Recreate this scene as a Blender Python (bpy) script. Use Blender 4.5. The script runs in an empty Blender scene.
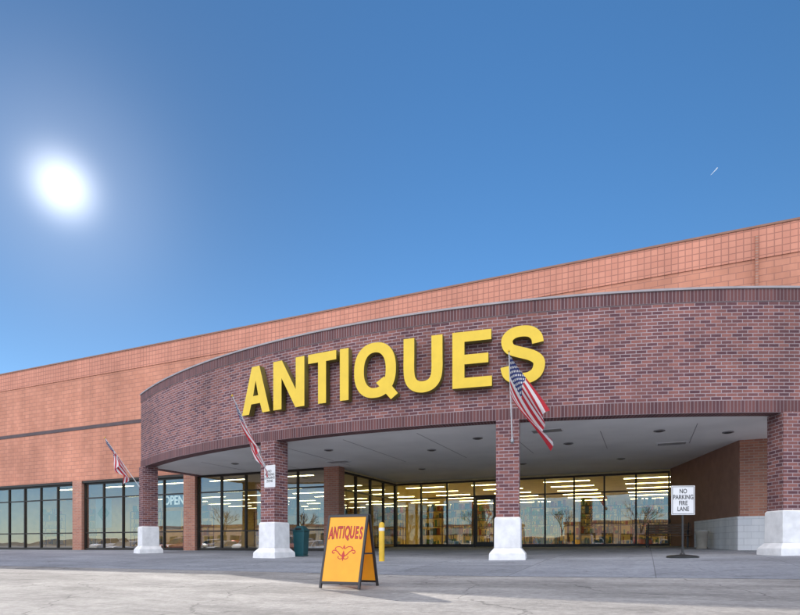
import bpy, math, random
from mathutils import Vector, Matrix
random.seed(7)
S = bpy.context.scene
COL = S.collection
R_ARC, CX, CY = 25.4, 4.6, 19.35
TH = 0.4876
S.view_settings.view_transform = 'Standard'
S.view_settings.look = 'None'
S.view_settings.exposure = 0

# ---------------------------------------------------------------- materials
def nodes(name):
    m = bpy.data.materials.new(name); m.use_nodes = True
    nt = m.node_tree
    return m, nt, nt.nodes['Principled BSDF']
def N(nt, t, **kw):
    n = nt.nodes.new(t)
    for k, v in kw.items(): setattr(n, k, v)
    return n
def L(nt, a, b): nt.links.new(a, b)
def math_(nt, op, a, b=None, clamp=False):
    n = N(nt, 'ShaderNodeMath', operation=op); n.use_clamp = clamp
    for i, v in enumerate((a, b)):
        if v is None: continue
        if isinstance(v, (int, float)): n.inputs[i].default_value = v
        else: L(nt, v, n.inputs[i])
    return n.outputs[0]
def mix(nt, fac, a, b, mode='MIX'):
    n = N(nt, 'ShaderNodeMix', data_type='RGBA', blend_type=mode)
    for i, v in ((0, fac), (6, a), (7, b)):
        if isinstance(v, (int, float)): n.inputs[i].default_value = v
        elif isinstance(v, tuple): n.inputs[i].default_value = (*v[:3], 1)
        else: L(nt, v, n.inputs[i])
    return n.outputs[2]
def ramp(nt, fac, p0, p1, c0=0.0, c1=1.0):
    n = N(nt, 'ShaderNodeMapRange'); L(nt, fac, n.inputs[0])
    n.inputs[1].default_value = p0; n.inputs[2].default_value = p1
    n.inputs[3].default_value = c0; n.inputs[4].default_value = c1
    return n.outputs[0]
def noise(nt, scale, detail=4, coord='Object', rough=.55):
    tc = N(nt, 'ShaderNodeTexCoord'); n = N(nt, 'ShaderNodeTexNoise')
    n.inputs['Scale'].default_value = scale; n.inputs['Detail'].default_value = detail
    n.inputs['Roughness'].default_value = rough
    L(nt, tc.outputs[coord], n.inputs['Vector']); return n.outputs[0]

def plain(name, col, rough=.6, metal=0, var=.12, scale=3, bump=0):
    m, nt, p = nodes(name)
    f = noise(nt, scale)
    v = ramp(nt, f, .3, .7, 1-var, 1+var)
    comb = N(nt, 'ShaderNodeCombineColor')
    for i in range(3): L(nt, v, comb.inputs[i])
    c = mix(nt, 1.0, col, comb.outputs[0], 'MULTIPLY')
    L(nt, c, p.inputs['Base Color'])
    p.inputs['Roughness'].default_value = rough; p.inputs['Metallic'].default_value = metal
    if bump:
        b = N(nt, 'ShaderNodeBump'); b.inputs['Strength'].default_value = bump
        b.inputs['Distance'].default_value = .01
        L(nt, noise(nt, 60), b.inputs['Height']); L(nt, b.outputs[0], p.inputs['Normal'])
    return m

def brick(name, c1, c2, mortar, bw, rh, ms, offset=.5, var=.15, vscale=.35, rough=.85, streak=.12):
    m, nt, p = nodes(name)
    uv = N(nt, 'ShaderNodeUVMap')
    b = N(nt, 'ShaderNodeTexBrick'); b.offset = offset
    L(nt, uv.outputs[0], b.inputs['Vector'])
    b.inputs['Color1'].default_value = (*c1, 1); b.inputs['Color2'].default_value = (*c2, 1)
    b.inputs['Mortar'].default_value = (*mortar, 1)
    b.inputs['Scale'].default_value = 1; b.inputs['Mortar Size'].default_value = ms
    b.inputs['Mortar Smooth'].default_value = .1
    b.inputs['Brick Width'].default_value = bw; b.inputs['Row Height'].default_value = rh
    f = ramp(nt, noise(nt, vscale, 6), .3, .7, 1-var, 1+var)
    mp = N(nt, 'ShaderNodeMapping'); mp.inputs['Scale'].default_value = (2.2, .12, 1)
    L(nt, uv.outputs[0], mp.inputs[0])
    n2 = N(nt, 'ShaderNodeTexNoise'); n2.inputs['Scale'].default_value = 1; n2.inputs['Detail'].default_value = 5
    L(nt, mp.outputs[0], n2.inputs['Vector'])
    f2 = ramp(nt, n2.outputs[0], .35, .65, 1-streak, 1+streak*.5)
    ff = math_(nt, 'MULTIPLY', f, f2)
    comb = N(nt, 'ShaderNodeCombineColor')
    for i in range(3): L(nt, ff, comb.inputs[i])
    L(nt, mix(nt, 1.0, b.outputs['Color'], comb.outputs[0], 'MULTIPLY'), p.inputs['Base Color'])
    p.inputs['Roughness'].default_value = rough
    bp = N(nt, 'ShaderNodeBump'); bp.invert = True
    bp.inputs['Strength'].default_value = .6; bp.inputs['Distance'].default_value = .008
    L(nt, b.outputs['Fac'], bp.inputs['Height']); L(nt, bp.outputs[0], p.inputs['Normal'])
    return m

def emis(name, col, st):
    m, nt, p = nodes(name)
    p.inputs['Base Color'].default_value = (*col, 1)
    p.inputs['Emission Color'].default_value = (*col, 1)
    p.inputs['Emission Strength'].default_value = st
    return m

def glass(name, tint, refl):
    m, nt, p = nodes(name)
    nt.nodes.remove(p); out = nt.nodes['Material Output']
    tr = N(nt, 'ShaderNodeBsdfTransparent'); tr.inputs[0].default_value = (*tint, 1)
    gl = N(nt, 'ShaderNodeBsdfGlossy'); gl.inputs['Roughness'].default_value = .0
    gl.inputs[0].default_value = (.95, .97, 1, 1)
    bp = N(nt, 'ShaderNodeBump'); bp.inputs['Strength'].default_value = .05; bp.inputs['Distance'].default_value = .06
    L(nt, noise(nt, .7, 1), bp.inputs['Height']); L(nt, bp.outputs[0], gl.inputs['Normal'])
    lw = N(nt, 'ShaderNodeLayerWeight'); lw.inputs[0].default_value = .25
    f = ramp(nt, lw.outputs['Fresnel'], 0, 1, refl, 1)
    mx = N(nt, 'ShaderNodeMixShader'); L(nt, f, mx.inputs[0])
    L(nt, tr.outputs[0], mx.inputs[1]); L(nt, gl.outputs[0], mx.inputs[2]); L(nt, mx.outputs[0], out.inputs[0])
    return m

def concrete(name, c, joints=True, jx=2.4, jy=1.9, crack=.5, patch=0):
    m, nt, p = nodes(name)
    big = ramp(nt, noise(nt, .22, 6), .3, .7, .80, 1.17)
    fine = ramp(nt, noise(nt, 11, 9, rough=.75), .3, .7, .72, 1.22)
    f = math_(nt, 'MULTIPLY', big, fine)
    tc = N(nt, 'ShaderNodeTexCoord')
    vo = N(nt, 'ShaderNodeTexVoronoi', feature='DISTANCE_TO_EDGE'); vo.inputs['Scale'].default_value = .30
    nz = N(nt, 'ShaderNodeTexNoise'); nz.inputs['Scale'].default_value = 1.3; nz.inputs['Detail'].default_value = 6
    L(nt, tc.outputs['Object'], nz.inputs['Vector'])
    ad = N(nt, 'ShaderNodeMix', data_type='RGBA', blend_type='ADD'); ad.inputs[0].default_value = .9
    L(nt, tc.outputs['Object'], ad.inputs[6]); L(nt, nz.outputs['Color'], ad.inputs[7])
    L(nt, ad.outputs[2], vo.inputs['Vector'])
    ck = ramp(nt, vo.outputs['Distance'], .0, .006, 1-crack, 1)
    f = math_(nt, 'MULTIPLY', f, ck)
    stain = ramp(nt, noise(nt, 1.7, 3), .58, .70, 1, .78)
    f = math_(nt, 'MULTIPLY', f, stain)
    if patch:
        mp = N(nt, 'ShaderNodeMapping'); mp.inputs['Scale'].default_value = (.25, .8, 1); mp.inputs['Rotation'].default_value = (0, 0, .12)
        L(nt, tc.outputs['Object'], mp.inputs[0])
        n3 = N(nt, 'ShaderNodeTexNoise'); n3.inputs['Scale'].default_value = 1.2; n3.inputs['Detail'].default_value = 9; n3.inputs['Roughness'].default_value = .72
        L(nt, mp.outputs[0], n3.inputs['Vector'])
        f = math_(nt, 'MULTIPLY', f, ramp(nt, n3.outputs[0], .40, .62, 1+patch*.4, 1-patch))
    if joints:
        b = N(nt, 'ShaderNodeTexBrick'); b.offset = 0
        L(nt, tc.outputs['Object'], b.inputs['Vector'])
        b.inputs['Color1'].default_value = (1, 1, 1, 1); b.inputs['Color2'].default_value = (.82, .82, .82, 1)
        b.inputs['Mortar'].default_value = (.52, .52, .52, 1); b.inputs['Scale'].default_value = 1
        b.inputs['Mortar Size'].default_value = .010; b.inputs['Brick Width'].default_value = jx
        b.inputs['Row Height'].default_value = jy
        f2 = N(nt, 'ShaderNodeSeparateColor'); L(nt, b.outputs['Color'], f2.inputs[0])
        f = math_(nt, 'MULTIPLY', f, f2.outputs[0])
    comb = N(nt, 'ShaderNodeCombineColor')
    for i in range(3): L(nt, f, comb.inputs[i])
    L(nt, mix(nt, 1.0, c, comb.outputs[0], 'MULTIPLY'), p.inputs['Base Color'])
    p.inputs['Roughness'].default_value = .9
    bp = N(nt, 'ShaderNodeBump'); bp.inputs['Strength'].default_value = .7; bp.inputs['Distance'].default_value = .03
    L(nt, fine, bp.inputs['Height']); L(nt, bp.outputs[0], p.inputs['Normal'])
    return m

M_BLOCK = brick('salmon_block', (.62, .275, .18), (.55, .235, .15), (.42, .19, .135), .40, .20, .012, var=.18)
M_BLOCK2 = brick('salmon_parapet_block', (.65, .285, .195), (.59, .25, .17), (.40, .175, .125), .20, .20, .014, offset=0, streak=.08)
M_PURPLE = brick('plum_brick', (.105, .042, .052), (.285, .115, .095), (.40, .31, .32), .25, .085, .009, var=.24)
M_SOLDIER = brick('soldier_brick', (.10, .04, .045), (.175, .07, .065), (.26, .19, .195), .085, .30, .009, offset=0)
M_SALMONB = brick('salmon_brick', (.50, .22, .14), (.38, .16, .11), (.45, .32, .26), .25, .085, .009)
M_WHITEB = brick('white_block', (.80, .80, .80), (.75, .76, .77), (.60, .60, .62), .40, .20, .007, var=.10)
M_PED = plain('white_painted_pedestal', (.80, .80, .80), .75, var=.12, scale=4, bump=.4)
M_STUCCO = plain('brown_stucco', (.30, .165, .12), .9, bump=.4)
M_COPING = plain('metal_coping', (.34, .31, .32), .5)
M_BAND = plain('dark_band', (.10, .075, .08), .8)
M_SOFFIT = plain('soffit_panel', (.84, .83, .81), .7, var=.07, scale=.6)
M_FRAME = plain('bronze_frame', (.045, .036, .03), .4, .5)
M_GLASS = glass('storefront_glass', (.45, .46, .40), .27)
M_GLASSC = glass('entrance_glass', (.96, .92, .62), .20)
M_YEL = plain('sign_yellow', (.80, .55, .035), .45, var=.06)
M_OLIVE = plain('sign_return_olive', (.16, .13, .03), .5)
M_SIDEWALK = concrete('sidewalk_concrete', (.33, .345, .375), crack=.3, patch=.16)
M_LOT = concrete('lot_pavement', (.37, .35, .325), joints=False, crack=.45, patch=.34)
M_BLACK = plain('black_paint', (.02, .02, .022), .4)
M_DARKM = plain('dark_metal', (.06, .06, .06), .4, .6)
M_WHITE = plain('white_paint', (.78, .78, .78), .5, var=.05)
M_SIGNY = plain('board_yellow', (.88, .38, .015), .5, var=.08)
M_RED = plain('red_paint', (.50, .025, .02), .5)
M_POSTY = plain('post_yellow', (.75, .46, .03), .5)
M_TEAL = plain('teal_plastic', (.015, .085, .10), .4)
M_FLOOR = plain('shop_floor', (.45, .36, .22), .3)
M_INWALL = plain('shop_wall', (.78, .60, .24), .8)
M_CEIL = plain('shop_ceiling', (.78, .68, .40), .8)
M_TUBE = emis('fluorescent_tube', (1, .90, .55), 17)
M_WOOD = plain('brown_wood', (.20, .11, .06), .5, scale=6)
M_GREYM = plain('grey_metal', (.35, .35, .36), .4, .7)
M_BROWNUP = plain('bark', (.12, .09, .07), .9)
M_ROOFM = plain('roof_membrane', (.4, .4, .4), .9)

# ---------------------------------------------------------------- mesh builder
class MB:
    def __init__(s): s.v = []; s.f = []; s.m = []; s.uv = {}
    def add(s, vs, fs, mi=0, uvs=None):
        o = len(s.v); s.v += [tuple(v) for v in vs]
        for k, f in enumerate(fs):
            if uvs: s.uv[len(s.f)] = uvs[k]
            s.f.append([o+i for i in f]); s.m.append(mi)
    def box(s, x0, x1, y0, y1, z0, z1, mi=0, M=None):
        vs = [Vector(p) for p in ((x0,y0,z0),(x1,y0,z0),(x1,y1,z0),(x0,y1,z0),(x0,y0,z1),(x1,y0,z1),(x1,y1,z1),(x0,y1,z1))]
        if M: vs = [M @ v for v in vs]
        s.add(vs, [(3,2,1,0),(4,5,6,7),(0,1,5,4),(1,2,6,5),(2,3,7,6),(3,0,4,7)], mi)
    def frus(s, cx, cy, z0, z1, a0, b0, a1, b1, mi=0):
        vs = [(cx-a0,cy-b0,z0),(cx+a0,cy-b0,z0),(cx+a0,cy+b0,z0),(cx-a0,cy+b0,z0),(cx-a1,cy-b1,z1),(cx+a1,cy-b1,z1),(cx+a1,cy+b1,z1),(cx-a1,cy+b1,z1)]
        s.add(vs, [(3,2,1,0),(4,5,6,7),(0,1,5,4),(1,2,6,5),(2,3,7,6),(3,0,4,7)], mi)
    def tube(s, p0, p1, r0, r1=None, n=10, mi=0, cap=True):
        r1 = r0 if r1 is None else r1
        p0, p1 = Vector(p0), Vector(p1); d = (p1-p0).normalized()
        a = d.orthogonal().normalized(); b = d.cross(a)
        vs = [p0+(a*math.cos(t)+b*math.sin(t))*r0 for t in [2*math.pi*i/n for i in range(n)]]
        vs += [p1+(a*math.cos(t)+b*math.sin(t))*r1 for t in [2*math.pi*i/n for i in range(n)]]
        fs = [(i, (i+1) % n, n+(i+1) % n, n+i) for i in range(n)]
        if cap: fs += [tuple(range(n-1, -1, -1)), tuple(range(n, 2*n))]
        s.add(vs, fs, mi)
    def lathe(s, prof, n=24, mi=0, cx=0, cy=0):
        vs = []
        for r, z in prof:
            vs += [(cx+r*math.cos(2*math.pi*i/n), cy+r*math.sin(2*math.pi*i/n), z) for i in range(n)]
        fs = []
        for k in range(len(prof)-1):
            for i in range(n): fs.append((k*n+i, k*n+(i+1) % n, (k+1)*n+(i+1) % n, (k+1)*n+i))
        fs.append(tuple(range(n-1, -1, -1))); fs.append(tuple((len(prof)-1)*n+i for i in range(n)))
        s.add(vs, fs, mi)
    def mesh(s, name, mats, smooth=False):
        me = bpy.data.meshes.new(name); me.from_pydata(s.v, [], s.f); me.update()
        for m in mats: me.materials.append(m)
        ul = me.uv_layers.new(name='UVMap')
        for p in me.polygons:
            p.material_index = s.m[p.index]; p.use_smooth = smooth
            cu = s.uv.get(p.index); n = p.normal
            for k, li in enumerate(p.loop_indices):
                co = me.vertices[me.loops[li].vertex_index].co
                if cu: ul.data[li].uv = cu[k]; continue
                if abs(n.z) > .7: ul.data[li].uv = (co.x, co.y)
                else:
                    t = Vector((-n.y, n.x, 0)).normalized()
                    ul.data[li].uv = (co.dot(t), co.z)
        return me
    def obj(s, name, mats, parent=None, smooth=False, bevel=0, loc=None, rot=None, **kw):
        o = bpy.data.objects.new(name, s.mesh(name, mats, smooth)); COL.objects.link(o)
        if bevel:
            b = o.modifiers.new('b', 'BEVEL'); b.width = bevel; b.segments = 2; b.limit_method = 'ANGLE'
        if smooth:
            try:
                o.data.set_sharp_from_angle(angle=math.radians(35))
            except Exception: pass
        if parent: o.parent = parent
        if loc: o.location = loc
        if rot: o.rotation_euler = rot
        for k, v in kw.items(): o[k] = v
        return o
def empty(name, label, cat, loc=(0, 0, 0), rotz=0, group=None):
    o = bpy.data.objects.new(name, None); COL.objects.link(o); o.location = loc; o.rotation_euler = (0, 0, rotz)
    o.empty_display_size = .2
    o['label'] = label; o['category'] = cat
    if group: o['group'] = group
    return o
def copy_thing(root, loc, rotz, label=None):
    r = root.copy(); COL.objects.link(r); r.location = loc; r.rotation_euler = (0, 0, rotz)
    if label: r['label'] = label
    def rec(a, b):
        for c in a.children:
            k = c.copy(); COL.objects.link(k); k.parent = b; k.matrix_parent_inverse = c.matrix_parent_inverse.copy(); rec(c, k)
    rec(root, r); return r
def text(s, size, mat, parent, loc, rot, name='lettering', bold=.0, ext=.004, sx=1, spacing=1):
    cu = bpy.data.curves.new('t', 'FONT'); cu.body = s; cu.size = size; cu.align_x = 'CENTER'; cu.align_y = 'CENTER'
    cu.extrude = ext; cu.offset = bold; cu.space_character = spacing; cu.space_line = .95
    to = bpy.data.objects.new('t', cu); COL.objects.link(to)
    bpy.context.view_layer.update()
    me = bpy.data.meshes.new_from_object(to); bpy.data.objects.remove(to)
    me.materials.clear(); me.materials.append(mat)
    o = bpy.data.objects.new(name, me); COL.objects.link(o); o.parent = parent
    o.location = loc; o.rotation_euler = rot; o.scale = (sx, 1, 1)
    return o

# ---------------------------------------------------------------- ground
SL = .045
def g(x, y):
    if y > -6: z = .32*(min(y, 6.2)+6)/12.2
    elif y > -20: z = -SL*(-6-y)
    elif y > -26: z = -SL*14
    else: z = -SL*14 + .03*(-26-max(y, -60))
    return z + .012*max(0, min(x, 30)-8)
def sheet(name, xs, ys, mat, dz, kind='structure', skip=None):
    mb = MB(); vs = [(x, y, g(x, y)+dz) for y in ys for x in xs]; nx = len(xs); fs = []
    for j in range(len(ys)-1):
        for i in range(nx-1):
            if skip and skip((xs[i]+xs[i+1])/2, (ys[j]+ys[j+1])/2): continue
            fs.append((j*nx+i, j*nx+i+1, (j+1)*nx+i+1, (j+1)*nx+i))
    mb.add(vs, fs); o = mb.obj(name, [mat]); o['kind'] = kind; return o
sheet('ground', [-2500, -300, -60, -20, 8, 30, 60, 300, 2500], [-2500, -300, -60, -26, -20, -6, 6.2, 60, 300, 2500], M_LOT, 0)
sheet('sidewalk', [-45, -20, .0, 8, 14.6, 30], [-10.2, -6, 0.05, 6.2], M_SIDEWALK, .004,
      skip=lambda x, y: y > .05 and (x < 0 or x > 14.6))

# ---------------------------------------------------------------- building
B = empty('store_building', 'long salmon block store with curved plum brick entrance canopy', 'store building')
ZS = 3.63
mb = MB()
mb.box(-45, 32, 0, .4, ZS+.12, 9.12)
mb.box(-45, -22.55, 0, .4, 0.0, ZS+.12)
mb.box(-45.4, -45, 0, 45, -.5, 9.8)
mb.box(32, 32.4, 0, 45, -.5, 9.8)
mb.box(-45.4, 32.4, 45, 45.4, -.5, 9.8)
mb.obj('wall', [M_BLOCK], B)
mb = MB(); mb.box(-45.03, 32.03, -.03, .37, 9.12, 10.06); mb.obj('parapet', [M_BLOCK2], B)
mb = MB(); mb.box(-45.1, 32.1, -.06, .45, 10.06, 10.12)
mb.obj('coping', [M_STUCCO], B)
mb = MB(); mb.box(-45, -7.4, -.025, 0, 6.42, 6.58); mb.obj('wall_band', [M_BAND], B)
mb = MB(); mb.box(-45, 32, .45, 45, 9.3, 9.5); mb.obj('roof', [M_ROOFM], B)
mb = MB(); mb.box(14.9, 14.98, -.08, 0, 6.7, 9.8); mb.obj('downspout', [M_SALMONB], B)
mb = MB(); mb.box(14.5, 32, 0, .4, .3, ZS+.12); mb.obj('wall', [M_SALMONB], B)
mb = MB(); mb.box(14.44, 32, -.07, 0, 0, 1.28); mb.obj('stone_base', [M_WHITEB], B)
ax, ay, bx, by = 12.8, 6.2, 14.47, .02
d = Vector((bx-ax, by-ay, 0)); ln = d.length; ang = math.atan2(d.y, d.x)
MM = Matrix.Translation((ax, ay, 0)) @ Matrix.Rotation(ang, 4, 'Z')
mb = MB(); mb.box(0, ln, 0, .3, 0, ZS, 0, MM); mb.obj('wall', [M_STUCCO], B)
mb = MB(); mb.box(ln*.45, ln, -.06, 0, 0, 1.28, 0, MM); mb.obj('stone_base', [M_WHITEB], B)

for xc in (-22.9, -15.3, -7.65, 0):
    mb = MB(); mb.box(xc-.35, xc+.35, -.06, .42, 0, ZS+.12)
    mb.obj('pier', [M_SALMONB], B)
mb = MB(); mb.box(-22.55, 0, -.03, .3, ZS, ZS+.12); mb.obj('lintel', [M_FRAME], B)

def window(p0, p1, z0, z1, nm, bars, mat=M_GLASS, name='window'):
    p0, p1 = Vector((*p0, 0)), Vector((*p1, 0)); d = p1-p0; ln = d.length
    Mx = Matrix.Translation(p0) @ Matrix.Rotation(math.atan2(d.y, d.x), 4, 'Z')
    mb = MB(); t = .035
    mb.box(0, ln, -.06, .06, z0-.25, z0+.12, 0, Mx); mb.box(0, ln, -.06, .06, z1-.08, z1, 0, Mx)
    for i in range(nm+1):
        x = t + (ln-2*t)*i/nm
        mb.box(x-t, x+t, -.065, .065, z0+.12, z1-.08, 0, Mx)
    for zb in bars:
        for i in range(nm):
            xa = t + (ln-2*t)*i/nm + t; xb = t + (ln-2*t)*(i+1)/nm - t
            mb.box(xa, xb, -.05, .05, zb-.03, zb+.03, 0, Mx)
    w = mb.obj(name, [M_FRAME], B)
    mb = MB()
    for i in range(nm):
        xa = t + (ln-2*t)*i/nm + t; xb = t + (ln-2*t)*(i+1)/nm - t
        jx = random.uniform(-.008, .008)
        mb.add([Mx @ Vector(q) for q in ((xa, jx, z0+.12), (xb, -jx, z0+.12), (xb, -jx, z1-.08), (xa, jx, z1-.08))], [(0, 1, 2, 3)])
    mb.obj('window_pane', [mat], w)
    return w
for xa, xb in ((-22.55, -15.65), (-14.95, -8.0), (-7.3, -.35)):
    window((xa, .15), (xb, .15), .16, ZS, 5, (1.05, 2.85))
window((.10, .42), (.10, 6.14), .2, ZS-.1, 4, (2.75,), M_GLASS)
window((.10, 6.2), (4.3, 6.2), .34, ZS-.1, 3, (2.75,), M_GLASSC)
window((6.3, 6.2), (12.78, 6.2), .34, ZS-.1, 5, (2.75,), M_GLASSC)
dw = MB(); dw.box(4.3, 6.3, 6.12, 6.28, 2.70, 2.80); dw.box(4.3, 6.3, 6.12, 6.28, ZS-.18, ZS-.1)
dr = dw.obj('door_header', [M_FRAME], B)
mb = MB(); mb.add([(4.3, 6.2, 2.8), (6.3, 6.2, 2.8), (6.3, 6.2, ZS-.18), (4.3, 6.2, ZS-.18)], [(0, 1, 2, 3)]); mb.obj('window_pane', [M_GLASSC], dr)
for k in (0, 1):
    x0 = 4.32+k*.99
    mb = MB(); mb.box(x0, x0+.09, 6.16, 6.24, .34, 2.70); mb.box(x0+.88, x0+.97, 6.16, 6.24, .34, 2.70)
    mb.box(x0+.09, x0+.88, 6.16, 6.24, .34, .56); mb.box(x0+.09, x0+.88, 6.16, 6.24, 2.58, 2.70)
    dd = mb.obj('door', [M_FRAME], B)
    mb = MB(); mb.add([(x0+.09, 6.2, .56), (x0+.88, 6.2, .56), (x0+.88, 6.2, 2.58), (x0+.09, 6.2, 2.58)], [(0, 1, 2, 3)]); mb.obj('door_pane', [M_GLASSC], dd)
    hx = x0+.84 if k == 0 else x0+.13
    mb = MB(); mb.tube((hx, 6.08, 1.2), (hx, 6.08, 1.7), .016); mb.tube((hx, 6.08, 1.22), (hx, 6.17, 1.22), .012); mb.tube((hx, 6.08, 1.68), (hx, 6.17, 1.68), .012)
    mb.obj('handle', [M_GREYM], dd)

def arc(th, r=0): return (CX+(R_ARC+r)*math.sin(th), CY-(R_ARC+r)*math.cos(th))
NA = 72
ths = [-TH+2*TH*i/NA for i in range(NA+1)]
def arcband(name, r0, r1, z0, z1, mat, vrep=None):
    mb = MB(); vs = []
    for t in ths:
        xi, yi = arc(t, r0); xo, yo = arc(t, r1)
        vs += [(xi, yi, z0), (xo, yo, z0), (xo, yo, z1), (xi, yi, z1)]
    fs = []; uvs = []
    zz = z0 if vrep else 0
    for i in range(NA):
        a, b = 4*i, 4*i+4; s0, s1 = R_ARC*ths[i]+20, R_ARC*ths[i+1]+20
        fs.append((a+1, b+1, b+2, a+2)); uvs.append([(s0, z0-zz), (s1, z0-zz), (s1, z1-zz), (s0, z1-zz)])
        fs.append((a, a+3, b+3, b)); uvs.append([(s0, z0), (s0, z1), (s1, z1), (s1, z0)])
        fs.append((a+3, a+2, b+2, b+3)); uvs.append([(s0, 0), (s0, .3), (s1, .3), (s1, 0)])
        fs.append((a, b, b+1, a+1)); uvs.append([(s0, 0), (s1, 0), (s1, .3), (s0, .3)])
    fs.append((0, 1, 2, 3)); uvs.append([(0, z0), (.35, z0), (.35, z1), (0, z1)])
    e = 4*NA; fs.append((e+3, e+2, e+1, e)); uvs.append([(0, z1), (.35, z1), (.35, z0), (0, z0)])
    mb.add(vs, fs, 0, uvs); return mb.obj(name, [mat], B)
arcband('canopy_fascia', -.38, 0, 3.90, 6.30, M_PURPLE)
arcband('soldier_course', -.38, .02, 3.60, 3.90, M_SOLDIER, 1)
arcband('soldier_course', -.38, .02, 6.30, 6.60, M_SOLDIER, 1)
arcband('canopy_coping', -.42, .05, 6.60, 6.65, M_COPING)
xl, yl = arc(-TH); xr, yr = arc(TH)
for xx, x2 in ((xl, xl+.35), (xr-.35, xr)):
    mb = MB(); mb.box(xx, x2, yl+.3, 0, 3.6, 6.6); mb.obj('canopy_return', [M_PURPLE], B)
pts = [(arc(t, -.37)) for t in ths]
poly = pts + [(xr-.02, -.0), (14.5, 0), (12.8, 6.2), (.05, 6.2), (.05, 0.), (xl+.02, 0)]
mb = MB(); n = len(poly)
mb.add([(x, y, ZS) for x, y in poly], [tuple(range(n-1, -1, -1))])
mb.obj('soffit', [M_SOFFIT], B)
mb = MB(); poly2 = pts+[(xr-.02, 0), (xl+.02, 0)]
mb.add([(x, y, 6.4) for x, y in poly2], [tuple(range(len(poly2)))]); mb.obj('canopy_roof', [M_ROOFM], B)
for (x, y) in [(-3, -2.4), (2, -3.6), (5.2, -2.2), (7.2, -3.6), (9.6, -1.6), (12.2, -2.6), (3.2, 2.0), (7.4, 2.2), (11, 2.4), (14, -1.6)]:
    mb = MB(); mb.lathe([(.13, ZS-.03), (.15, ZS-.025), (.15, ZS-.003)], 20, 0, x, y); mb.lathe([(.09, ZS-.04), (.11, ZS-.032)], 16, 1, x, y)
    mb.obj('soffit_light', [M_GREYM, M_BLACK], B)
for (x, y) in [(9.3, -3.9), (12.6, -.3), (1.0, -1.2)]:
    mb = MB(); mb.box(x-.45, x+.45, y-.22, y+.22, ZS-.02, ZS-.003)
    for k in range(5): mb.box(x-.40, x+.40, y-.18+k*.08, y-.15+k*.08, ZS-.03, ZS-.021, 1)
    mb.obj('vent', [M_WHITE, M_GREYM], B)
for k in range(-2, 6):
    x = k*2.44+.9; mb = MB(); mb.box(x, x+.02, -5.0 if 0 < x < 9 else -3.2, -.1, ZS-.006, ZS-.002)
    mb.obj('soffit_seam', [M_COPING], B)

def column(th, first=False):
    x, y = arc(th, -.19); z = g(x, y)
    Mx = Matrix.Translation((x, y, 0)) @ Matrix.Rotation(th, 4, 'Z')
    mb = MB(); mb.box(-.29, .29, -.29, .29, z+1.09, 3.60, 0, Mx)
    c = mb.obj('column', [M_PURPLE], B)
    mb = MB()
    mb.frus(0, 0, z-.02, z+.16, .46, .46, .45, .45); mb.frus(0, 0, z+.16, z+.30, .45, .45, .335, .335)
    mb.frus(0, 0, z+.30, z+1.05, .335, .335, .33, .33); mb.frus(0, 0, z+1.05, z+1.09, .33, .33, .30, .30)
    mb.v = [tuple(Mx @ Vector(v)) for v in mb.v]
    mb.obj('pedestal', [M_PED], c, bevel=.012)
    return x, y, z
thc = [math.asin((xx-CX)/R_ARC) for xx in (-6.95, 1.24, 8.6, 15.1)]
CP = [column(t) for t in thc]

# ---------------------------------------------------------------- store sign letters
def catmull(P, k=8):
    out = []
    for i in range(len(P)-1):
        p0 = P[max(i-1, 0)]; p1 = P[i]; p2 = P[i+1]; p3 = P[min(i+2, len(P)-1)]
        for j in range(k):
            t = j/k
            out.append(tuple(.5*((2*p1[a])+(-p0[a]+p2[a])*t+(2*p0[a]-5*p1[a]+4*p2[a]-p3[a])*t*t+(-p0[a]+3*p1[a]-3*p2[a]+p3[a])*t**3) for a in (0, 1)))
    out.append(P[-1]); return out
def stroke(P, w):
    Lf, Rt = [], []
    for i, p in enumerate(P):
        a = P[max(i-1, 0)]; b = P[min(i+1, len(P)-1)]
        dx, dy = b[0]-a[0], b[1]-a[1]; l = math.hypot(dx, dy) or 1
        nx, ny = -dy/l*w/2, dx/l*w/2
        Lf.append((p[0]+nx, p[1]+ny)); Rt.append((p[0]-nx, p[1]-ny))
    return Lf+Rt[::-1]
def ell(cx, cy, a, b, n=48, pw=2.3):
    o = []
    for i in range(n):
        t = 2*math.pi*i/n; c, s = math.cos(t), math.sin(t)
        o.append((cx+a*math.copysign(abs(c)**(2/pw), c), cy+b*math.copysign(abs(s)**(2/pw), s)))
    return o
G = {
 'A': (.85, [[(0,0),(.22,0),(.29,.21),(.56,.21),(.63,0),(.85,0),(.54,1),(.31,1)], [(.345,.38),(.505,.38),(.425,.70)]]),
 'N': (.74, [[(0,0),(.2,0),(.2,.64),(.53,0),(.74,0),(.74,1),(.54,1),(.54,.36),(.21,1),(0,1)]]),
 'T': (.74, [[(.265,0),(.475,0),(.475,.82),(.74,.82),(.74,1),(0,1),(0,.82),(.265,.82)]]),
 'I': (.21, [[(0,0),(.21,0),(.21,1),(0,1)]]),
 'E': (.68, [[(0,0),(.68,0),(.68,.18),(.21,.18),(.21,.42),(.62,.42),(.62,.59),(.21,.59),(.21,.82),(.67,.82),(.67,1),(0,1)]]),
 'U': (.74, [stroke(catmull([(.105,1),(.105,.7),(.105,.40),(.135,.23),(.225,.125),(.37,.09),(.515,.125),(.605,.23),(.635,.40),(.635,.7),(.635,1)]), .205)]),
 'S': (.74, [stroke(catmull([(.625,.69),(.60,.80),(.51,.885),(.37,.91),(.22,.885),(.125,.80),(.12,.70),(.17,.615),(.28,.565),(.40,.525),(.53,.475),(.625,.40),(.645,.30),(.60,.18),(.50,.11),(.37,.09),(.22,.115),(.13,.19),(.10,.315)]), .19)]),
 'Q': (.86, [ell(.43,.5,.43,.52), ell(.43,.5,.225,.335)]),
}
TAIL = [[(.46,.26),(.62,.36),(.90,.02),(.76,-.08)]]
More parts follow.
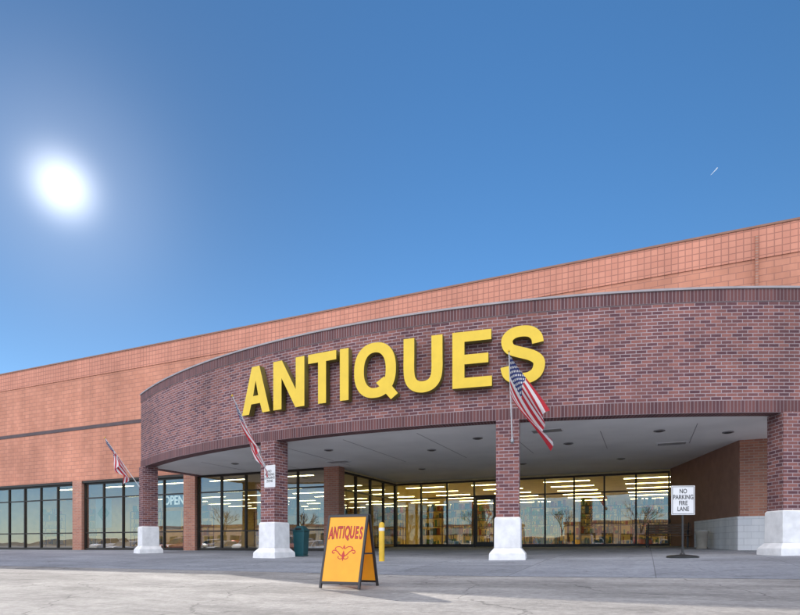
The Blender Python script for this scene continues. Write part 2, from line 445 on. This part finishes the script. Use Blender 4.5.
def letter_mesh(splines, w0, w, h, depth, face, side):
    cu = bpy.data.curves.new('c', 'CURVE'); cu.dimensions = '2D'; cu.fill_mode = 'BOTH'; cu.extrude = depth/2
    for sp in splines:
        s = cu.splines.new('POLY'); s.points.add(len(sp)-1); s.use_cyclic_u = True
        for i, (x, y) in enumerate(sp): s.points[i].co = ((x-w0/2)/w0*w, y*h, 0, 1)
    o = bpy.data.objects.new('c', cu); COL.objects.link(o); bpy.context.view_layer.update()
    me = bpy.data.meshes.new_from_object(o); bpy.data.objects.remove(o)
    me.materials.clear(); me.materials.append(face); me.materials.append(side)
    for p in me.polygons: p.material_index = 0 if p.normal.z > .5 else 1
    return me
SG = empty('store_sign', 'large yellow channel letters reading ANTIQUES on curved brick fascia', 'sign')
for ch, x0, x1 in (('A', .30, 1.50), ('N', 1.62, 2.80), ('T', 2.92, 3.88), ('I', 3.99, 4.27), ('Q', 4.44, 5.70), ('U', 5.90, 6.98), ('E', 7.22, 8.24), ('S', 8.42, 9.52)):
    w0, sp = G[ch]; xm = (x0+x1)/2; th = math.asin((xm-CX)/R_ARC)
    hh = 1.45
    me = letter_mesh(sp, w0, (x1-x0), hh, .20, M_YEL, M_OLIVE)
    o = bpy.data.objects.new('letter', me); COL.objects.link(o); o.parent = SG
    px, py = arc(th, .16); o.location = (px, py, 4.44); o.rotation_euler = (math.pi/2, 0, th)
    if ch == 'Q':
        me2 = letter_mesh(TAIL, w0, (x1-x0), hh, .206, M_YEL, M_OLIVE)
        o2 = bpy.data.objects.new('letter_tail', me2); COL.objects.link(o2); o2.parent = o

# ---------------------------------------------------------------- flags
def flag_material():
    m, nt, p = nodes('flag_cloth')
    uv = N(nt, 'ShaderNodeUVMap'); sx = N(nt, 'ShaderNodeSeparateXYZ'); L(nt, uv.outputs[0], sx.inputs[0])
    U, V = sx.outputs[0], sx.outputs[1]
    st = math_(nt, 'MODULO', math_(nt, 'FLOOR', math_(nt, 'MULTIPLY', V, 13)), 2)
    c = mix(nt, st, (.58, .035, .05), (.82, .80, .80))
    can = math_(nt, 'MULTIPLY', math_(nt, 'LESS_THAN', U, .4), math_(nt, 'LESS_THAN', V, 7/13))
    gx = math_(nt, 'MULTIPLY', U, 5.5/.4*1.0); gy = math_(nt, 'MULTIPLY', V, 4.5*13/7)
    def dots(ox, oy):
        fx = math_(nt, 'SUBTRACT', math_(nt, 'FRACT', math_(nt, 'ADD', gx, ox)), .5)
        fy = math_(nt, 'SUBTRACT', math_(nt, 'FRACT', math_(nt, 'ADD', gy, oy)), .5)
        r = math_(nt, 'ADD', math_(nt, 'MULTIPLY', fx, fx), math_(nt, 'MULTIPLY', fy, fy))
        return math_(nt, 'LESS_THAN', r, .045)
    s = math_(nt, 'MAXIMUM', dots(0, 0), dots(.5, .5))
    cc = mix(nt, s, (.035, .05, .19), (.8, .8, .8))
    c = mix(nt, can, c, cc); L(nt, c, p.inputs['Base Color']); p.inputs['Roughness'].default_value = .8
    tl = N(nt, 'ShaderNodeBsdfTranslucent'); L(nt, c, tl.inputs[0])
    mx = N(nt, 'ShaderNodeMixShader'); mx.inputs[0].default_value = .4
    L(nt, p.outputs[0], mx.inputs[1]); L(nt, tl.outputs[0], mx.inputs[2]); L(nt, mx.outputs[0], nt.nodes['Material Output'].inputs[0])
    return m
M_FLAG = flag_material()
def flag(th, z, label, side=0.0, drift=.75, hoist=1.0, fly=1.5, seed=0, lean=0):
    x, y = arc(th, .11)
    x += side*math.cos(th); y += side*math.sin(th)
    r = empty('flag', label, 'flag', (x, y, z), th, 'flags on angled poles')
    base = Vector((0, 0, 0)); tip = Vector((lean, -1.28, 1.85))
    mb = MB(); mb.tube(base, tip, .016, .013); mb.obj('flagpole', [M_WHITE], r, True)
    mb = MB(); mb.lathe([(.03, -.06), (.045, -.03), (.045, .03), (.03, .06)], 14); mb.obj('pole_bracket', [M_GREYM], r)
    mb = MB(); mb.lathe([(.01, -.03), (.03, -.01), (.03, .01), (.01, .03)], 12, 0); o = mb.obj('finial', [M_POSTY], r, True); o.location = tip
    pd = (tip-base).normalized(); nu, nv = 48, 28; vs = []
    for j in range(nv+1):
        a = j/nv; P = tip - pd*(.05+a*hoist)
        for i in range(nu+1):
            b = i/nu
            gather = (a-.5)*.35*b
            x = drift*b**1.15 + .10*math.sin(5.5*a+2.2*b+seed)*b**.6 + .06*math.sin(13*a+seed*2+2*b)*b
            yy = .18*math.sin(9*a+3.2*b+seed*1.7)*b**.7 + gather*pd.y*.6 + .10*b
            zz = -fly*b*(.93-.08*math.sin(3*a+seed)) + gather*.2
            vs.append(P+Vector((x, yy, zz)))
    fs = []; us = []
    for j in range(nv):
        for i in range(nu):
            q = (j*(nu+1)+i, j*(nu+1)+i+1, (j+1)*(nu+1)+i+1, (j+1)*(nu+1)+i)
            fs.append(q); us.append([((k % (nu+1))/nu, (k//(nu+1))/nv) for k in q])
    mb = MB(); mb.add(vs, fs, 0, us); mb.obj('flag_cloth', [M_FLAG], r, True)
flag(thc[2], 3.05, 'american flag hanging from angled pole on central brick column', side=.12, drift=.85, seed=.4, lean=.0)
flag(thc[1], 2.85, 'american flag drooping from pole on brick column beside entrance', side=-.12, drift=.66, seed=1.7)
flag(thc[0], 2.80, 'american flag on pole at outer column under canopy end', side=-.2, drift=1.05, fly=1.15, seed=3.1)

# ---------------------------------------------------------------- sandwich board
A = empty('sandwich_board', 'yellow folding ANTIQUES sandwich board in black frame on pavement', 'sidewalk sign', (7.58, -12.27, g(7.58, -12.27)+.004), math.radians(1))
def lean_mat(sgn):
    t = math.atan2(.30, 1.12)
    return (Matrix.Rotation(math.pi, 4, 'Z') if sgn > 0 else Matrix.Identity(4)) @ Matrix.Translation((0, -.33, 0)) @ Matrix.Rotation(-t, 4, 'X')
for sgn in (-1, 1):
    Mx = lean_mat(sgn)
    mb = MB(); w, h = .35, 1.17
    mb.box(-w, -w+.035, -.02, .02, 0, h, 0, Mx); mb.box(w-.035, w, -.02, .02, 0, h, 0, Mx)
    mb.box(-w+.035, w-.035, -.02, .02, h-.035, h, 0, Mx); mb.box(-w+.035, w-.035, -.02, .02, .07, .105, 0, Mx)
    fr = mb.obj('board_frame', [M_BLACK], A, bevel=.003)
    mb = MB(); mb.box(-w+.035, w-.035, -.012, .012, .105, h-.035, 0, Mx); mb.obj('board_panel', [M_SIGNY], A)
    if sgn < 0: MF = Mx
mb = MB(); mb.tube((-.35, 0, 1.135), (.35, 0, 1.135), .012); mb.obj('hinge', [M_BLACK], A)
for sx in (-.33, .33):
    mb = MB(); mb.box(sx-.006, sx+.006, -.20, .20, .52, .545); mb.obj('spreader', [M_DARKM], A)
eul = (MF @ Matrix.Rotation(math.pi/2, 4, 'X')).to_euler()
adv = {'A': .9, 'N': .95, 'T': .85, 'I': .45, 'Q': 1.0, 'U': .95, 'E': .85, 'S': .85}
tw = sum(adv[c] for c in 'ANTIQUES'); cur = 0
for ch in 'ANTIQUES':
    xx = ((cur+adv[ch]/2)/tw-.5)*.60; cur += adv[ch]
    zz = .88-.02*(xx/.3)**2
    for mt, bd, dy in ((M_BLACK, .010, -.0135), (M_RED, .004, -.016)):
        p = MF @ Vector((xx, dy, zz))
        text(ch, .27, mt, A, p, eul, 'lettering', bd, .0008, sx=.42)
orn = []
for s in (-1, 1):
    orn.append(stroke(catmull([(s*.01, .50), (s*.06, .53), (s*.11, .58), (s*.17, .60), (s*.20, .575), (s*.18, .55), (s*.155, .565)], 6), .016))
    orn.append(stroke(catmull([(s*.015, .62), (s*.07, .655), (s*.13, .65), (s*.155, .625), (s*.13, .61)], 6), .013))
    orn.append(stroke(catmull([(s*.012, .47), (s*.05, .46), (s*.085, .48), (s*.08, .505)], 6), .012))
orn.append([(0, .42), (.028, .52), (0, .60), (-.028, .52)])
orn.append([(0, .615), (.018, .645), (0, .69), (-.018, .645)])
for i, pt in enumerate(orn):
    mb = MB(); dz = -.0135-i*.0002
    if len(pt) == 4: mb.add([MF @ Vector((u, dz, v)) for u, v in pt], [(0, 1, 2, 3)])
    else:
        m2 = len(pt)//2
        mb.add([MF @ Vector((u, dz, v)) for u, v in pt], [(k, k+1, len(pt)-2-k, len(pt)-1-k) for k in range(m2-1)])
    mb.obj('ornament', [M_RED], A)

# ---------------------------------------------------------------- column sign
cx, cy, cz = CP[1]; fx, fy = arc(thc[1], .11)
CS = empty('wall_sign', 'small white no parking sign fixed to brick column', 'sign', (fx+.10, fy+.0, 2.50), thc[1])
mb = MB(); mb.box(-.225, .225, -.014, -.004, -.34, .34); mb.obj('sign_plate', [M_WHITE], CS, bevel=.003)
text('NO\nPARKING\nLOADING\nZONE', .105, M_BLACK, CS, (0, -.0165, 0), (math.pi/2, 0, 0), 'lettering', .001, .001, sx=.9)

sx_, sy_ = 12.66, -4.92
PS = empty('standing_sign', 'white no parking fire lane sign on round-based post', 'sign', (sx_, sy_, g(sx_, sy_)+.004), math.radians(18))
mb = MB(); mb.lathe([(.36, 0), (.36, .03), (.30, .055), (.06, .08), (.035, .12)], 28); mb.obj('base', [M_DARKM], PS, True)
mb = MB(); mb.tube((0, 0, .08), (0, 0, 1.72), .024); mb.obj('post', [M_DARKM], PS, True)
mb = MB(); mb.box(-.27, .27, -.04, -.028, 1.03, 1.73); mb.obj('sign_plate', [M_WHITE], PS, bevel=.004)
mb = MB()
for a in ((-.25, -.24, 1.05, 1.71), (.24, .25, 1.05, 1.71)): mb.box(a[0], a[1], -.043, -.0405, a[2], a[3])
mb.box(-.24, .24, -.043, -.0405, 1.05, 1.06); mb.box(-.24, .24, -.043, -.0405, 1.70, 1.71); mb.obj('sign_border', [M_BLACK], PS)
text('NO\nPARKING\nFIRE\nLANE', .15, M_BLACK, PS, (0, -.0425, 1.38), (math.pi/2, 0, 0), 'lettering', .002, .001, sx=.75)

bx_, by_ = 5.5, -6.75
BO = empty('bollard', 'yellow painted steel bollard at pavement before entrance', 'bollard', (bx_, by_, g(bx_, by_)))
mb = MB(); mb.lathe([(.075, 0), (.075, .96), (.06, 1.01), (.02, 1.03)], 20); mb.obj('post', [M_POSTY], BO, True)
mb = MB(); mb.lathe([(.078, .80), (.078, .88)], 20); mb.obj('reflective_band', [M_WHITE], BO, True)
TB = empty('trash_bin', 'dark teal trash bin beside brick column', 'trash bin', (1.66, -4.75, g(1.66, -4.75)+.004), .1)
mb = MB(); mb.frus(0, 0, 0, .05, .17, .17, .18, .18); mb.frus(0, 0, .05, .80, .165, .165, .20, .20)
mb.obj('body', [M_TEAL], TB, bevel=.02)
mb = MB(); mb.frus(0, 0, .80, .84, .215, .215, .215, .215); mb.frus(0, 0, .84, .98, .20, .20, .10, .10); mb.obj('lid', [M_TEAL], TB, bevel=.015)
mb = MB(); mb.box(-.10, .10, -.212, -.185, .85, .90); mb.obj('flap', [M_BLACK], TB)

BE = empty('park_bench', 'dark metal and wood bench against recess wall', 'bench', (12.6, 3.7, g(12.6, 3.7)+.004), math.radians(-8))
mb = MB()
for k in range(5): mb.box(-.8, .8, -.25+k*.1, -.17+k*.1, .43, .46)
mb.obj('seat', [M_WOOD], BE, bevel=.005)
mb = MB()
for k in range(4): mb.box(-.8, .8, .25+k*.03, .275+k*.03, .52+k*.1, .60+k*.1)
mb.obj('backrest', [M_WOOD], BE, bevel=.005)
for s in (-.7, .7):
    mb = MB(); mb.box(s-.02, s+.02, -.24, -.20, 0, .43); mb.box(s-.02, s+.02, .20, .24, 0, .43); mb.box(s-.02, s+.02, -.24, .24, .39, .43)
    mb.tube((s, .22, .42), (s, .36, .95), .02); mb.box(s-.02, s+.02, -.24, .27, .62, .65); mb.tube((s, -.22, .43), (s, -.22, .64), .018)
    mb.obj('leg', [M_DARKM], BE)
UR = empty('ash_urn', 'small beige concrete ash urn by recess wall', 'ash urn', (13.6, 1.6, g(13.6, 1.6)+.004))
mb = MB(); mb.lathe([(.17, 0), (.18, .04), (.16, .08), (.19, .5), (.22, .55), (.22, .60), (.18, .60)], 24); mb.obj('body', [plain('beige_concrete', (.42, .38, .32), .9)], UR, True)
mb = MB(); mb.lathe([(.175, .601), (.12, .63), (.03, .64)], 24); mb.obj('sand_tray', [M_WHITE], UR, True)

OS = empty('open_sign', 'lit OPEN lettering hung behind storefront glass', 'sign', (-8.95, .27, 2.55))
mb = MB(); mb.box(-.75, .75, .02, .04, -.32, .32); mb.obj('backing', [plain('sign_blue', (.10, .20, .28), .5)], OS)
text('OPEN', .60, emis('open_white', (.8, .92, 1), 1.2), OS, (0, .012, 0), (math.pi/2, 0, 0), 'lettering', .012, .004, sx=.85)
def poster(x, z, w, h, col, label, shape=False):
    o = empty('window_poster', label, 'poster', (x, .19, z), 0, 'posters in the storefront windows')
    mb = MB(); mb.box(-w/2, w/2, 0, .006, -h/2, h/2); mb.obj('sheet', [plain('poster_'+label[:6], col, .6)], o)
    if shape:
        mb = MB(); mb.add([(0, -.004, -h*.30), (w*.38, -.004, 0), (0, -.004, h*.30), (-w*.38, -.004, 0)], [(0, 1, 2, 3)]); mb.obj('emblem', [plain('emblem_green', (.06, .36, .24), .5)], o)
poster(-13.65, 2.05, 1.15, 1.5, (.8, .8, .8), 'pale poster with green diamond in window', True)
poster(-8.9, 1.6, 1.0, .9, (.7, .74, .76), 'pale notice sheet taped inside window')

# ---------------------------------------------------------------- interior
IN = empty('shop_interior', 'lit shop floor with beige walls behind storefront glass', 'shop interior')
mb = MB(); mb.box(-22.5, 14.0, 6.35, 30, .2, .34); mb.box(-22.5, -.1, .35, 6.35, .1, .33); mb.obj('floor', [M_FLOOR], IN)
mb = MB(); mb.box(-22.6, 14.2, 30, 30.2, 0, 5); mb.box(-22.8, -22.6, .5, 30, 0, 5); mb.box(14.2, 14.4, 6.6, 30, 0, 5); mb.obj('inner_wall', [M_INWALL], IN)
mb = MB(); mb.box(-22.6, 14.2, 6.42, 30, 3.85, 3.95); mb.box(-22.6, -.0, .42, 6.42, 3.85, 3.95)
mb.box(-.05, 14.4, 6.28, 6.42, ZS-.1, 4.2); mb.box(-.06, .05, .42, 6.28, ZS-.1, 4.2)
mb.obj('ceiling', [M_CEIL], IN)
lt = None
for yy in (3.0, 8.0, 10.6, 13.2, 15.8, 18.4, 21, 24):
    for k in range(9):
        xx = -20+k*4.0
        if yy < 6.4 and xx > -2: continue
        if lt is None:
            lt = empty('ceiling_light', 'fluorescent strip light on shop ceiling', 'ceiling light', (xx, yy, 3.84), 0, 'ceiling lights in the shop')
            mb = MB(); mb.box(-1.2, 1.2, -.11, .11, -.05, 0); mb.obj('housing', [M_WHITE], lt)
            mb = MB(); mb.box(-1.17, 1.17, -.07, .07, -.07, -.051); mb.obj('tube', [M_TUBE], lt)
        else: copy_thing(lt, (xx, yy, 3.84), 0)
goods = [plain('goods_%d' % i, c, .6) for i, c in enumerate([(.5, .12, .06), (.6, .5, .2), (.1, .2, .3), (.65, .62, .55), (.15, .3, .15), (.3, .15, .08)])]
def shelf(loc, rot, seed):
    random.seed(seed)
    r = empty('display_shelf', 'wooden display shelf loaded with small antiques', 'shelf', loc, rot, 'display shelves in the shop')
    mb = MB()
    for sx in (-.9, .86):
        for sy in (-.2, .16): mb.box(sx, sx+.04, sy, sy+.04, 0, 1.9)
    mb.obj('frame', [M_WOOD], r)
    for z in (.12, .6, 1.05, 1.5, 1.88):
        mb = MB(); mb.box(-.86, .86, -.2, .2, z, z+.025); mb.obj('shelf_board', [M_WOOD], r)
    mb = MB()
    for z in (.15, .63, 1.08, 1.53, 1.91):
        x = -.8
        while x < .75:
            w = random.uniform(.05, .16); h = random.uniform(.1, .36); mi = random.randrange(6)
            if random.random() < .5: mb.box(x, x+w, -.1, .1, z, z+h, mi)
            else: mb.lathe([(w*.3, z), (w*.5, z+h*.3), (w*.25, z+h*.7), (w*.35, z+h)], 8, mi, x+w/2, 0)
            x += w+random.uniform(.02, .1)
    o = mb.obj('stock', goods, r); o['kind'] = 'stuff'
    return r
protos = [shelf((1.6, 8.2, .34), 0, 3), shelf((4.4, 9.5, .34), 0, 4)]
spots = [(7.6, 7.5), (9.9, 7.4), (12.2, 7.6), (11.2, 9.8), (2.6, 12.0), (6.5, 11.6), (9.4, 12), (12, 12.4), (3.1, 7.4), (8.6, 10.0), (5.4, 14), (-4, 2.6), (-10, 3.0), (-13, 2.4), (-18, 2.8), (-20.5, 2.2), (-2.6, 4.6), (-7, 5), (-1.5, 9)]
for i, (x, y) in enumerate(spots): copy_thing(protos[i % 2], (x, y, .34), (0, .3, -.2)[i % 3])

# ---------------------------------------------------------------- cars
M_TYRE = plain('tyre_rubber', (.02, .02, .02), .9); M_RIM = plain('rim_alloy', (.5, .5, .52), .3, .8)
M_CGL = plain('car_glass', (.02, .025, .03), .08); M_HEAD = plain('lamp_lens', (.75, .75, .72), .15); M_TAIL = plain('tail_lens', (.5, .02, .02), .2)
def carpaint(n, c):
    m = plain(n, c, .3, .2, var=.03); m.node_tree.nodes['Principled BSDF'].inputs['Coat Weight'].default_value = .6; return m
def car(loc, rot, paint, label, tall=0.0, lbl_group='cars parked in the lot'):
    r = empty('parked_car', label, 'car', loc, rot, lbl_group)
    st = [(-2.25, .74, .42, .72), (-2.15, .84, .30, .90), (-1.6, .89, .24, .98), (-.9, .90, .22, 1.0), (.2, .90, .22, .99), (.95, .90, .22, .97), (1.6, .88, .24, .88), (2.1, .82, .30, .78), (2.28, .68, .42, .66)]
    mb = MB(); vs = []
    for x, w, zb, zt in st:
        zt += tall*.25
        vs += [(x, -w*.9, zb), (x, -w, zb+.18), (x, -w, zt-.18), (x, -w*.86, zt), (x, w*.86, zt), (x, w, zt-.18), (x, w, zb+.18), (x, w*.9, zb)]
    n8 = 8; fs = []
    for k in range(len(st)-1):
        for i in range(n8): fs.append((k*n8+i, (k+1)*n8+i, (k+1)*n8+(i+1) % n8, k*n8+(i+1) % n8))
    fs.append(tuple(range(n8))); fs.append(tuple(len(vs)-1-i for i in range(n8)))
    mb.add(vs, fs); body = mb.obj('body', [paint], r, True)
    zt = .97+tall*.25; zr = 1.42+tall*.45
    rear = -2.05 if tall else -1.75
    cab = [((rear, .74), (1.05, .74)), ((rear+.45, .60), (.25, .60))]
    mb = MB(); (b0, b1), (t0, t1) = cab
    vs = [(b0[0], -b0[1], zt), (b1[0], -b1[1], zt), (b1[0], b1[1], zt), (b0[0], b0[1], zt), (t0[0], -t0[1], zr), (t1[0], -t1[1], zr), (t1[0], t1[1], zr), (t0[0], t0[1], zr)]
    mb.add(vs, [(0, 1, 5, 4), (1, 2, 6, 5), (2, 3, 7, 6), (3, 0, 4, 7)]); mb.obj('window', [M_CGL], r)
    mb = MB(); mb.frus((t0[0]+t1[0])/2, 0, zr, zr+.05, (t1[0]-t0[0])/2+.02, .62, (t1[0]-t0[0])/2-.12, .5)
    for q in ((0, 4), (1, 5), (2, 6), (3, 7)): mb.tube(vs[q[0]], vs[q[1]], .035, n=6)
    for s in (-1, 1): mb.tube((-.4, s*.745, zt), (-.45, s*.605, zr), .035, n=6)
    mb.obj('roof', [paint], r, bevel=.02)
    for wx in (-1.4, 1.42):
        for s in (-1, 1):
            mb = MB(); mb.tube((wx, s*.70, .33), (wx, s*.915, .33), .33, n=22); w = mb.obj('wheel', [M_TYRE], r, True)
            mb = MB(); mb.tube((wx, s*.90, .33), (wx, s*.925, .33), .2, n=16); mb.obj('rim', [M_RIM], w)
    for s in (-1, 1):
        mb = MB(); mb.box(2.12, 2.25, s*.62-.13, s*.62+.13, .60+tall*.2, .72+tall*.22); mb.obj('headlight', [M_HEAD], r, bevel=.02)
        mb = MB(); mb.box(-2.24, -2.14, s*.66-.11, s*.66+.11, .68+tall*.2, .84+tall*.2); mb.obj('taillight', [M_TAIL], r, bevel=.02)
        mb = MB(); mb.box(.55, .7, s*.93-.08, s*.93+.08, .98+tall*.25, 1.10+tall*.25); mb.obj('side_mirror', [paint], r, bevel=.02)
    mb = MB(); mb.box(2.2, 2.29, -.42, .42, .42, .60); mb.obj('grille', [M_BLACK], r, bevel=.01)
    return r
PW, PB, PR, PS2, PK = carpaint('car_white', (.75, .75, .75)), carpaint('car_blue', (.04, .09, .22)), carpaint('car_red', (.35, .03, .03)), carpaint('car_silver', (.45, .46, .48)), carpaint('car_black', (.03, .03, .035))
cols = [(PW, 1, 'white sport utility car parked in the lot'), (PS2, 0, 'silver sedan parked in the lot'), (PB, 0, 'blue sedan parked in the lot'), (PR, 1, 'red sport utility car parked in the lot'), (PK, 0, 'black sedan parked in the lot')]
k = 0; base = []
for i in range(22):
    if i in (4, 9, 14, 18): continue
    x = -47+i*3.6
    p, t, lb = cols[k % 5]
    if k < 5: base.append(car((x, -27.5, g(x, -27.5)+.01), math.pi/2, p, lb, t))
    else: copy_thing(base[(k*3) % 5], (x, -27.5, g(x, -27.5)+.01), math.pi/2 if k % 2 else -math.pi/2)
    k += 1
for i in range(14):
    x = -46+i*5.3
    copy_thing(base[(i*2+1) % 5], (x, -46, g(x, -46)+.01), -math.pi/2)

def tree(loc, seed):
    rnd = random.Random(seed)
    r = empty('bare_tree', 'leafless deciduous tree at far edge of parking lot', 'tree', loc, rnd.uniform(0, 6), 'trees along the parking lot')
    tr = MB(); cr = MB()
    def grow(p, d, l, rad, lev):
        q = p+d*l
        (tr if lev < 2 else cr).tube(p, q, rad, rad*.62, n=7 if lev < 2 else 4, cap=False)
        if lev >= 5: return
        for _ in range(3):
            nd = (d+Vector((rnd.uniform(-1, 1), rnd.uniform(-1, 1), rnd.uniform(-.25, .7)))*.75).normalized()
            grow(p+d*l*rnd.uniform(.6, 1), nd, l*rnd.uniform(.6, .8), rad*.58, lev+1)
    grow(Vector((0, 0, 0)), Vector((0, 0, 1)), 2.6, .2, 0)
    tr.obj('trunk', [M_BROWNUP], r); cr.obj('crown', [M_BROWNUP], r)
    return r
zc = g(0, -60)
t1 = tree((-30, -62, zc), 1); t2 = tree((-14, -64, zc), 5)
for i, (x, y) in enumerate([(0, -61), (12, -66), (26, -62), (40, -65), (-44, -66), (-58, -62)]):
    copy_thing((t1, t2)[i % 2], (x, y, zc), i*1.3)
def shop(x, y, w, h, col):
    r = empty('roadside_shop', 'low flat-roofed shop with dark windows across the lot', 'shop', (x, y, zc), 0, 'shops across the road')
    mb = MB(); mb.box(-w/2, w/2, -12, 0, 0, h); mb.obj('wall', [plain('shop_wall_paint%d' % int(x), col, .85)], r)
    mb = MB(); mb.box(-w/2-.3, w/2+.3, -12.3, .4, h, h+.5); mb.obj('roof', [M_STUCCO], r)
    nn = int(w/4)
    for i in range(nn):
        xx = -w/2+2+i*(w-4)/(nn-1)
        mb = MB(); mb.box(xx-1.3, xx+1.3, .0, .06, .8, 2.8); mb.obj('window', [M_CGL], r)
shop(-40, -95, 44, 4.6, (.55, .48, .38)); shop(14, -100, 36, 5.2, (.42, .30, .24)); shop(58, -92, 30, 4.2, (.6, .58, .54)); shop(-95, -98, 40, 5, (.5, .35, .28))
mb = MB(); vs = []; n = 60
for i in range(n+1):
    x = -700+1400*i/n; h = 5+2*math.sin(i*.7)+1.5*math.sin(i*1.9+1)
    vs += [(x, -260, -2), (x, -340, h)]
mb.add(vs, [(2*i, 2*i+1, 2*i+3, 2*i+2) for i in range(n)]); o = mb.obj('hill', [plain('dry_hill', (.16, .15, .13), .9, scale=.05, var=.4)]); o['kind'] = 'structure'

M_LINE = plain('line_paint', (.6, .6, .58), .8, var=.3, scale=8)
def gline(name, x0, y0, x1, y1, w):
    d = Vector((x1-x0, y1-y0)); nn = Vector((-d.y, d.x)).normalized()*w/2
    mb = MB(); P = [(x0-nn.x, y0-nn.y), (x1-nn.x, y1-nn.y), (x1+nn.x, y1+nn.y), (x0+nn.x, y0+nn.y)]
    mb.add([(x, y, g(x, y)+.009) for x, y in P], [(0, 1, 2, 3)]); o = mb.obj(name, [M_LINE]); o['kind'] = 'structure'
for i in range(14):
    gline('parking_line', -19.8+i*3.6, -26, -19.8+i*3.6, -30.2, .1)

camp = Vector((11.85, -20.02, .37)); yaw = math.radians(23.7)
right = Vector((math.cos(yaw), math.sin(yaw), 0)); fwd = Vector((-math.sin(yaw), math.cos(yaw), 0))
C0 = camp+(fwd+right*.555+Vector((0, 0, .662)))*1900; C1 = camp+(fwd+right*.567+Vector((0, 0, .675)))*1900
CT = empty('contrail', 'short white contrail high in clear blue sky', 'contrail', C0)
mb = MB(); mb.tube((0, 0, 0), C1-C0, .4, 1.5, 8); mb.obj('vapour', [plain('vapour_white', (.75, .78, .82), .9)], CT, True)

# ---------------------------------------------------------------- light
ELV = math.radians(28.8); AZ = math.radians(54.8)
sd = Vector((-math.sin(AZ)*math.cos(ELV), math.cos(AZ)*math.cos(ELV), math.sin(ELV)))
sun = bpy.data.lights.new('sun', 'SUN'); sun.energy = 5; sun.angle = math.radians(.5); sun.color = (1, .93, .84)
so = bpy.data.objects.new('sun', sun); COL.objects.link(so); so.rotation_euler = sd.to_track_quat('Z', 'Y').to_euler()
so.location = (0, 0, 60)

W = bpy.data.worlds.new('World'); S.world = W; W.use_nodes = True
nt = W.node_tree; bg = nt.nodes['Background']
sky = N(nt, 'ShaderNodeTexSky', sky_type='NISHITA'); sky.sun_disc = False
sky.sun_elevation = ELV; sky.sun_rotation = -AZ; sky.altitude = 1600; sky.air_density = 1.0; sky.dust_density = .15; sky.ozone_density = 2.5
tc = N(nt, 'ShaderNodeTexCoord')
vd = N(nt, 'ShaderNodeVectorMath', operation='DOT_PRODUCT'); vd.inputs[1].default_value = sd
L(nt, tc.outputs['Generated'], vd.inputs[0]); dt = math_(nt, 'MAXIMUM', vd.outputs['Value'], 0)
def grey(v):
    cb = N(nt, 'ShaderNodeCombineColor')
    for i in range(3): L(nt, v, cb.inputs[i])
    return cb.outputs[0]
hs = N(nt, 'ShaderNodeHueSaturation'); hs.inputs['Saturation'].default_value = 1.25; L(nt, sky.outputs[0], hs.inputs['Color'])
damp = math_(nt, 'SUBTRACT', 1.0, math_(nt, 'MULTIPLY', math_(nt, 'POWER', dt, 7), .42))
skyc = mix(nt, 1.0, hs.outputs[0], grey(damp), 'MULTIPLY')
sp = N(nt, 'ShaderNodeSeparateXYZ'); L(nt, tc.outputs['Generated'], sp.inputs[0])
inv = math_(nt, 'SUBTRACT', 1.0, math_(nt, 'MAXIMUM', sp.outputs[2], 0))
hz = math_(nt, 'ADD', math_(nt, 'MULTIPLY', math_(nt, 'POWER', inv, 3.5), 1.1), .22)
skyc = mix(nt, 1.0, skyc, mix(nt, 1.0, (.68, 1.2, 1.6), grey(hz), 'MULTIPLY'), 'ADD')
core = ramp(nt, dt, math.cos(math.radians(1.2)), math.cos(math.radians(.6)), 0, 60)
h1 = math_(nt, 'MULTIPLY', math_(nt, 'POWER', dt, 1800), 7)
h2 = math_(nt, 'MULTIPLY', math_(nt, 'POWER', dt, 150), 1.0)
tot = math_(nt, 'ADD', math_(nt, 'ADD', core, h1), h2)
skyc = mix(nt, 1.0, skyc, grey(tot), 'ADD')
# unseen bright clouds added behind the camera as fill light for the shaded front
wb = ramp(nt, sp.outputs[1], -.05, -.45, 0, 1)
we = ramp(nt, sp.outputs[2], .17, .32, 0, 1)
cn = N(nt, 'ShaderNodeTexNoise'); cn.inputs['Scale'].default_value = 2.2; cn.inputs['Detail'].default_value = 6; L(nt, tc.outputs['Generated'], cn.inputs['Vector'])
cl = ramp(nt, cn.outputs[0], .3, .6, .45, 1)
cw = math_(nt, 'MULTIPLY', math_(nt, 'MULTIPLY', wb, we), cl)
sky_fill = mix(nt, 1.0, (20, 18.6, 18), grey(cw), 'MULTIPLY')
skyc = mix(nt, 1.0, skyc, sky_fill, 'ADD')
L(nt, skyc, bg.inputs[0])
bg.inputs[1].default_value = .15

cam = bpy.data.cameras.new('cam'); co = bpy.data.objects.new('cam', cam); COL.objects.link(co)
co.location = camp; co.rotation_euler = (math.pi/2, 0, yaw)
cam.sensor_width = 36; cam.lens = 560/800*36; cam.shift_y = .298; cam.clip_end = 10000; cam.clip_start = .05
S.camera = co
